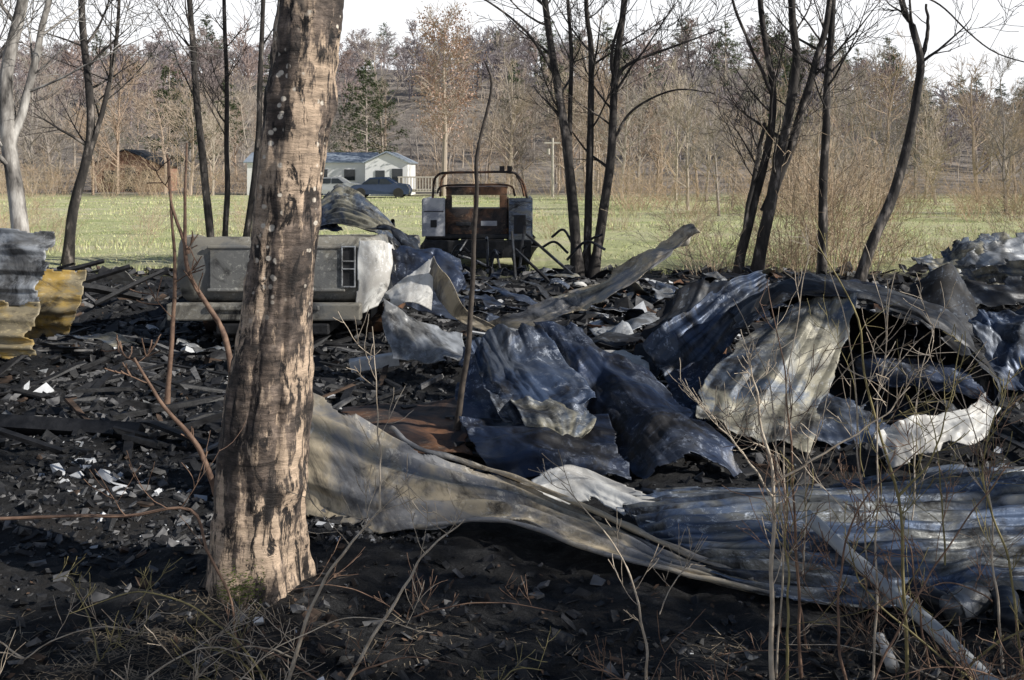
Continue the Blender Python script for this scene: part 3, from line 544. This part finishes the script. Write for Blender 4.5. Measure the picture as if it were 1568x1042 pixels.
adopt(pk,sheet('roof_fold',[[(-2.38,10.9,1.06),(-2.12,10.8,1.28),(-1.9,10.7,1.12)],[(-2.3,10.3,.96),(-2.05,10.3,1.03),(-1.75,10.3,1.0)]],'navy',4,'v',.02,.06,2,.08,70,50,62))
adopt(pk,sheet('loose_fender',[[(-1.45,9.9,1.0),(-1.20,9.9,1.06),(-1.0,9.9,.93)],[(-1.15,9.7,.93),(-1.0,9.6,.83),(-.85,9.6,.7)],[(-1.0,9.5,.55),(-.9,9.4,.42),(-.8,9.3,.35)]],'dark',0,'u',0,.08,3.5,.06,60,60,61))
# ---------------------------------------------------------------- burned truck cab in back
bt=empty('burned_off_road_truck',(-.55,16,0))
mb=MB()
def fr(x0,x1,z0,z1,y,h=.015,mi=0): mb.box(((x0+x1)/2,y,(z0+z1)/2),((x1-x0)/2,h,(z1-z0)/2),mi)
fr(-1.06,-.08,.55,1.0,16.02); fr(-1.06,-.08,1.215,1.32,16.02); fr(-1.06,-.97,1.002,1.213,16.02); fr(-.62,-.56,1.002,1.213,16.02); fr(-.2,-.08,1.002,1.213,16.02)
fr(-.90,-.66,.72,.78,15.99,.01,1); fr(-.5,-.24,.72,.80,15.99,.01,2)
mb.box((-.57,16.8,1.33),(.5,.78,.015)); mb.box((-1.07,16.8,.85),(.014,.76,.3)); mb.box((-.07,16.8,.85),(.014,.76,.3))
adopt(bt,mb.obj('cab_wall',['rust','dark','truckwhite'],bevel=.006))
mb=MB(); fr(-1.42,-1.07,.56,1.17,15.9,.02); mb.box((-1.42,16.9,.85),(.02,1.0,.3)); fr(-1.30,-1.2,.70,.82,15.876,.004,1); fr(-1.40,-1.09,.95,.965,15.876,.004,1)
adopt(bt,mb.obj('side_panel_white',['truckwhite','char'],bevel=.01))
mb=MB(); fr(-.05,.30,.45,1.17,15.9,.02); mb.box((.31,16.9,.8),(.02,1.0,.36)); fr(.03,.22,.6,.9,15.876,.004,1)
adopt(bt,mb.obj('side_panel_blue',['rib','dark'],bevel=.01))
mb=MB(); mb.box((-.55,15.85,.36),(.86,.05,.14)); mb.box((-.55,15.95,.55),(.84,.02,.04)); mb.box((-.55,17.3,.28),(.4,1.6,.06)); mb.box((-.55,18.2,.7),(.65,.6,.22))
adopt(bt,mb.obj('bumper_and_frame',['char'],bevel=.02))
mb=MB()
for x in(-1.25,.15):
    for y in(16.4,18.6): mb.tube([(x-.12,y,.36),(x-.12,y,.36),(x+.12,y,.36),(x+.12,y,.36)],[.18,.36,.36,.18],24,0,True)
adopt(bt,mb.obj('wheels',['rubber']))
mb=MB()
for y,s in((15.95,0),(17.2,.03)):
    mb.tube(smoothpath([(-1.27+s,y,1.16),(-1.25+s,y,1.42),(-1.2+s,y,1.52),(-1.08,y,1.57),(-.6,y,1.58),(-.02,y,1.58),(.12-s,y,1.5),(.2-s,y,1.35),(.24-s,y,1.16)],40),[.020]*41,8)
mb.tube([(-1.08,15.95,1.57),(-1.05,17.2,1.57)],[.018]*2,6); mb.tube([(-.02,15.95,1.57),(-.05,17.2,1.57)],[.018]*2,6)
mb.tube(smoothpath([(-1.2,15.9,1.24),(-1.1,15.9,1.36),(-.6,15.9,1.38),(-.05,15.9,1.37),(.05,15.9,1.2)],24),[.018]*25,6)
for x in(-.16,-.04): mb.box((x,15.95,1.64),(.04,.04,.04))
adopt(bt,mb.obj('roll_bar_frame',['rust']))
mb=MB()
for _ in range(14): 
    a=V((R.uniform(-1.4,1.0),R.uniform(14.2,15.5),R.uniform(.0,.4))); b=a+V((R.uniform(-.6,.6),R.uniform(-.4,.4),R.uniform(.0,.5))); c=(a+b)/2+V((0,0,R.uniform(0,.25)))
    mb.tube(smoothpath([a,c,b],10),[.02]*11,6)
for p,q in (((.05,14,.1),(-.0,14.1,.75)),((.9,14,.1),(.2,14.2,.7)),((.55,13.6,.05),(.05,14,.5))): mb.tube([p,q],[.025,.02],5)
mb.obj('bent_metal_rods',['dark'])
# ---------------------------------------------------------------- houses, deck, cars, pole
ho=empty('white_mobile_home',(-12,66,0))
mb=MB(); mb.box((-12.9,67,1.0),(4.4,2.0,1.15)); mb.box((-8.0,66,1.0),(1.35,2.6,1.15)); 
mb.poly([(-9.35,63.4,2.15),(-6.65,63.4,2.15),(-8.0,63.4,2.75)]); mb.poly([(-17.3,65,2.15),(-17.3,69,2.15),(-17.3,67,2.8)])
adopt(ho,mb.obj('walls',['sid']))
mb=MB()
mb.poly([(-17.5,64.8,2.16),(-9,64.8,2.16),(-9,67,2.82),(-17.5,67,2.82)]);mb.poly([(-17.5,69.2,2.16),(-9,69.2,2.16),(-9,67,2.82),(-17.5,67,2.82)])
mb.poly([(-9.5,63.2,2.13),(-9.5,69,2.13),(-8,69,2.83),(-8,63.2,2.83)]);mb.poly([(-6.5,63.2,2.13),(-6.5,69,2.13),(-8,69,2.83),(-8,63.2,2.83)])
adopt(ho,mb.obj('roof',['roof'],solid=.08))
mb=MB()
for x in(-16.3,-14.4,-12.4,-10.6): mb.box((x,64.97,1.35),(.35,.03,.36))
mb.box((-8.4,63.37,1.3),(.3,.03,.34)); mb.box((-7.3,63.37,.95),(.34,.03,.8))
adopt(ho,mb.obj('windows_and_door',['glass']))
bh=empty('brick_house',(-27,72,0))
mb=MB(); mb.box((-27,72,1.0),(2.6,2,1.1)); mb.poly([(-29.6,70,2.1),(-24.4,70,2.1),(-27,70,3.2)])
adopt(bh,mb.obj('walls',['brick']))
mb=MB(); mb.poly([(-29.9,69.7,2.0),(-29.9,74,2.0),(-27,74,3.25),(-27,69.7,3.25)]); mb.poly([(-24.1,69.7,2.0),(-24.1,74,2.0),(-27,74,3.25),(-27,69.7,3.25)])
adopt(bh,mb.obj('roof',['dark'],solid=.08))
mb=MB(); mb.box((-28.2,69.97,1.2),(.45,.03,.45)); mb.box((-26.6,69.97,.95),(.4,.03,.9)); mb.box((-25.3,69.97,1.2),(.4,.03,.45))
adopt(bh,mb.obj('windows_and_door',['glass']))
bh.location=(-29.5,78,0)
mb=MB(); mb.box((-5.9,64,.35),(1.3,1.3,.08))
for i in range(14): mb.box((-7.1+i*.185,62.7,.8),(.03,.03,.42))
mb.box((-5.9,62.7,1.22),(1.3,.05,.04))
for x in(-7.1,-4.7): mb.box((x,62.7,.6),(.06,.06,.65))
mb.obj('wooden_deck',['deck'])
mb=MB(); mb.tube([(2.45,60,-.1),(2.45,60,3.6)],[.09,.07],8,0,True); mb.box((2.45,60,3.3),(.5,.05,.05)); mb.tube([(2.2,60,2.6),(2.2,60,2.95)],[.1,.1],8,0,True); mb.obj('utility_pole',['deck'])
def car(ox,oy,mt):
    cr=empty('parked_car',(ox,oy,0))
    pf=[(-2.1,.3),(-2.15,.7),(-1.9,.85),(-1.3,.92),(-.7,1.38),(.5,1.42),(1.2,1.0),(2.0,.88),(2.2,.6),(2.15,.3)]
    mb=MB(); n=len(pf)
    for y in(-.85,.85): mb.v+= [V((ox+a*.8,oy+y*(.8 if z>1.1 else 1),z*.85)) for a,z in pf]
    mb.f=[tuple(range(n)),tuple(range(2*n-1,n-1,-1))]+[(i,(i+1)%n,n+(i+1)%n,n+i) for i in range(n)]; mb.m=[0]*len(mb.f)
    adopt(cr,mb.obj('body',[mt],bevel=.04))
    mb=MB()
    mb.poly([(ox-1,oy-.87,.83),(ox-.55,oy-.74,1.13),(ox-.05,oy-.74,1.15),(ox-.05,oy-.87,.83)]); mb.poly([(ox+.02,oy-.87,.83),(ox+.02,oy-.74,1.15),(ox+.4,oy-.74,1.15),(ox+.8,oy-.87,.84)])
    adopt(cr,mb.obj('side_windows',['glass']))
    mb=MB()
    for x in(-1.1,1.15):
        for y in(-.85,.85): mb.tube([(ox+x,oy+y-.1,.3),(ox+x,oy+y+.1,.3)],[.3,.3],20,0,True)
    adopt(cr,mb.obj('tyres',['rubber']))
car(-7.9,60,'carpaint'); car(-11.1,62,'carsilver')
# ---------------------------------------------------------------- forest
def linkinst(me,par,loc,s,rz,tilt=0,name='tree_part'):
    o=bpy.data.objects.new(name,me); sc.collection.objects.link(o); o.location=loc; o.scale=(s[0],s[0],s[1]); o.rotation_euler=(tilt,tilt*.5,rz); o.parent=par
    return o
def meshonly(mb,name,mats):
    o=mb.obj(name,mats,False); me=o.data; bpy.data.objects.remove(o); return me
def mktree(seed,mat,nb,kids,rmin):
    rng=random.Random(seed); mb=MB(); H=rng.uniform(7,10)
    pts=[V((0,0,-.2))];d=V((0,0,1))
    for i in range(9): d=(d+V((rng.uniform(-.14,.14),rng.uniform(-.14,.14),.1))).normalized(); pts.append(pts[-1]+d*H/9)
    rad=[.12*(1-.9*i/9)+.015 for i in range(10)]; mb.tube(pts,rad,5)
    for _ in range(nb):
        t=rng.uniform(2,9); i=min(int(t),8); a=rng.uniform(0,6.28)
        grow(mb,pts[i].lerp(pts[i+1],t-i),(math.cos(a),math.sin(a),rng.uniform(.5,1.5)),(3.4-.22*t)*rng.uniform(.7,1.2),rad[i]*.5,2,rng,.08,.15,kids,0,4,rmin,(.4,.66))
    return meshonly(mb,'bare_tree_mesh',[mat])
T=[mktree(100+k,'forest',18,(4,6),.011) for k in range(6)]
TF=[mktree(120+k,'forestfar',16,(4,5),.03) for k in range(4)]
B=[]
for k in range(4):
    rng=random.Random(200+k); mb=MB()
    for _ in range(14):
        a=rng.uniform(0,6.28); q=rng.uniform(0,.9)
        grow(mb,(q*math.cos(a),q*math.sin(a),-.05),(math.cos(a)*.5,math.sin(a)*.5,1),rng.uniform(1.0,2.8),.013,2,rng,.03,.2,(3,5),0,4,.0045,(.3,.6))
    B.append(meshonly(mb,'brush_mesh',['brush']))
PN=[]
for k in range(2):
    rng=random.Random(300+k); mb=MB(); mb.tube([(0,0,-.2),(.1,0,5),(0,0,10.5)],[.16,.1,.02],6,0)
    for _ in range(75):
        z=rng.uniform(3,10.4); L=(11-z)*.33*rng.uniform(.6,1.1)+.3; a=rng.uniform(0,6.28); d=V((math.cos(a),math.sin(a),.25)); mb.tube([(0,0,z),V((0,0,z))+d*L],[.03,.01],3)
        for _ in range(9):
            c=V((0,0,z))+d*L*rng.uniform(.4,1.05)+V((rng.gauss(0,.15),rng.gauss(0,.15),rng.gauss(0,.12)))
            for _ in range(10):
                e=V((rng.gauss(0,1),rng.gauss(0,1),rng.gauss(0,.7))).normalized(); w=e.cross(V((rng.random(),rng.random(),1))).normalized()*.03; e*=rng.uniform(.12,.3)
                mb.poly([c-w,c+w,c+e],1)
    PN.append(meshonly(mb,'pine_mesh',['forest','needle']))
fo=empty('distant_forest'); rg=random.Random(77)
def edge(q):
    if q<-.3: return 60
    if q<-.05: return 72
    if q<.02: return 62
    if q<.16: return 62-(q-.02)/.14*28
    return 34
for band,(a,b,n,s) in enumerate([(0,26,90,(.5,1.15)),(20,80,120,(.6,1.1)),(80,250,540,(.8,1.35))]):
    for _ in range(n):
        q=rg.uniform(-.62,.62); y=edge(q)+a+(b-a)*rg.random()
        s1=rg.uniform(*s)
        if q>.14 and y<50: s1*=.6
        elif q>.14 and y<75: s1*=.8
        x=q*y; pine = rg.random()<(.02,.07,.18)[band]
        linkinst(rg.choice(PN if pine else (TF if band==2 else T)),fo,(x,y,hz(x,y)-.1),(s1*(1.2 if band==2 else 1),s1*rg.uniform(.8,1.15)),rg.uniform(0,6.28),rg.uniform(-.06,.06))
for x,y,s in((-12.0,82,1.0),(-13.6,84,.85),(-10.9,86,.9),(-25,88,.9),(0,115,1.0),(6,120,1.05),(8,117,.9),(17,150,1.15),(22,152,1.1)):
    linkinst(PN[0] if s>.95 else PN[1],fo,(x,y,hz(x,y)),(s*1.0,s),rg.uniform(0,6),0,'pine_part')
br=empty('dry_brush_thicket')
for _ in range(120):
    q=rg.uniform(-.62,.62); y=edge(q)+rg.uniform(-2,9); s=rg.uniform(.6,1.0)*(.8 if q>.14 else 1)
    if -.29<q<-.06 and y<72: continue
    linkinst(rg.choice(B),br,(q*y,y,0),(s*1.3,s),rg.uniform(0,6.28),0,'brush_part')
for _ in range(26):
    q=rg.uniform(.18,.62); y=rg.uniform(14.5,17.5); s=rg.uniform(.2,.5)
    linkinst(rg.choice(B),br,(q*y,y,0),(s*1.3,s),rg.uniform(0,6.28),0,'brush_part')
for _ in range(7):
    y=rg.uniform(15.5,17.5); q=rg.uniform(.26,.34); linkinst(rg.choice(B),br,(q*y,y,0),(.6,.9),rg.uniform(0,6.28),0,'brush_part')
for _ in range(14):
    q=rg.uniform(-.55,-.2); y=rg.uniform(18,26); s=rg.uniform(.25,.5); linkinst(rg.choice(B),br,(q*y,y,0),(s,s),rg.uniform(0,6.28),0,'brush_part')
for _ in range(6):
    q=rg.uniform(.02,.2); y=rg.uniform(19,28); s=rg.uniform(.3,.5); linkinst(rg.choice(B),br,(q*y,y,0),(s,s),rg.uniform(0,6.28),0,'brush_part')
rng=random.Random(9); mb=MB(); mb.tube([(-4.4,64,-.1),(-4.3,64,4),(-4.4,64,8),(-4.3,64,11.5)],[.2,.15,.08,.02],8)
for _ in range(34):
    z=rng.uniform(2.5,11); a=rng.uniform(0,6.28); L=(2.9-abs(z-6)*.25)*rng.uniform(.7,1.1); d=V((math.cos(a),math.sin(a),.8)).normalized()
    grow(mb,(-4.35,64,z),d,L,.04,2,rng,.06,.15,(4,6),0,5,.012)
    for _ in range(110):
        c=V((-4.35,64,z))+d*L*rng.uniform(.4,1.15)+V((rng.gauss(0,.4),rng.gauss(0,.4),rng.gauss(0,.4)))
        e=V((rng.gauss(0,1),rng.gauss(0,1),rng.gauss(0,1))).normalized()*.08; w=e.cross(V((rng.random(),rng.random(),1))).normalized()*.06; mb.poly([c-w,c+e,c+w,c-e],1)
mb.obj('russet_leaved_tree',['forest','leafo'])
mb=MB(); rng=random.Random(4)
for _ in range(34000):
    y=15.5+44*rng.random()**1.8; x=rng.uniform(-.58,.58)*y
    if y<18 and noise.noise(V((x*.5,y*.5,0)))<.0: continue
    h=rng.uniform(.03,.10)*(1.6 if noise.noise(V((x*.3,y*.3,4)))>.15 else .7); a=rng.uniform(0,6.28); w=V((math.cos(a),math.sin(a),0))*.012*(y/20)
    p=V((x,y,hz(x,y)-.01)); mb.poly([p-w,p+w,p+V((rng.uniform(-.05,.05),rng.uniform(-.05,.05),h))],0 if rng.random()<.6 else 1)
mb.obj('field_grass',['grass','straw'])
for i,(x,y,s) in enumerate([(5.0,1.0,.42),(5.3,.1,.44),(5.3,1.9,.38)]):
    linkinst(PN[i%2],None,(x,y,0),(s*1.2,s),i*1.3,0,'shade_pine')  # unseen pines off to the right, added and sized to shade the foreground
# ---------------------------------------------------------------- light, sky, camera
el=math.radians(31); az=math.radians(110)
w=bpy.data.worlds.new('World'); sc.world=w; w.use_nodes=True; n=w.node_tree.nodes; l=w.node_tree.links
sk=n.new('ShaderNodeTexSky'); sk.sky_type='NISHITA'; sk.sun_disc=False; sk.sun_elevation=el; sk.sun_rotation=az; sk.air_density=1.0; sk.dust_density=.5
tc=n.new('ShaderNodeTexCoord'); sp=n.new('ShaderNodeSeparateXYZ'); l.new(tc.outputs['Generated'],sp.inputs[0])
mr=n.new('ShaderNodeMapRange'); mr.inputs[1].default_value=.17; mr.inputs[2].default_value=.24; mr.inputs[3].default_value=1; mr.inputs[4].default_value=0; l.new(sp.outputs['Z'],mr.inputs[0])
l.new(mix(n,l,mr.outputs[0],sk.outputs[0],(17,17.2,17.6)),n['Background'].inputs[0]); n['Background'].inputs[1].default_value=.065
ld=bpy.data.lights.new('sun','SUN'); ld.energy=5; ld.angle=math.radians(.5); ld.color=(1,.96,.88)
lo=bpy.data.objects.new('sun',ld); sc.collection.objects.link(lo)
s=V((math.cos(el)*math.sin(az),math.cos(el)*math.cos(az),math.sin(el))); lo.rotation_euler=s.to_track_quat('Z','Y').to_euler(); lo.location=(20,0,20)
cd=bpy.data.cameras.new('camera'); cd.lens=35; cd.sensor_width=36; cd.shift_y=-.165; cd.clip_end=3000; cd.clip_start=.05
co=bpy.data.objects.new('camera',cd); sc.collection.objects.link(co); co.location=(0,0,1.6); co.rotation_euler=(math.radians(90),0,0); sc.camera=co
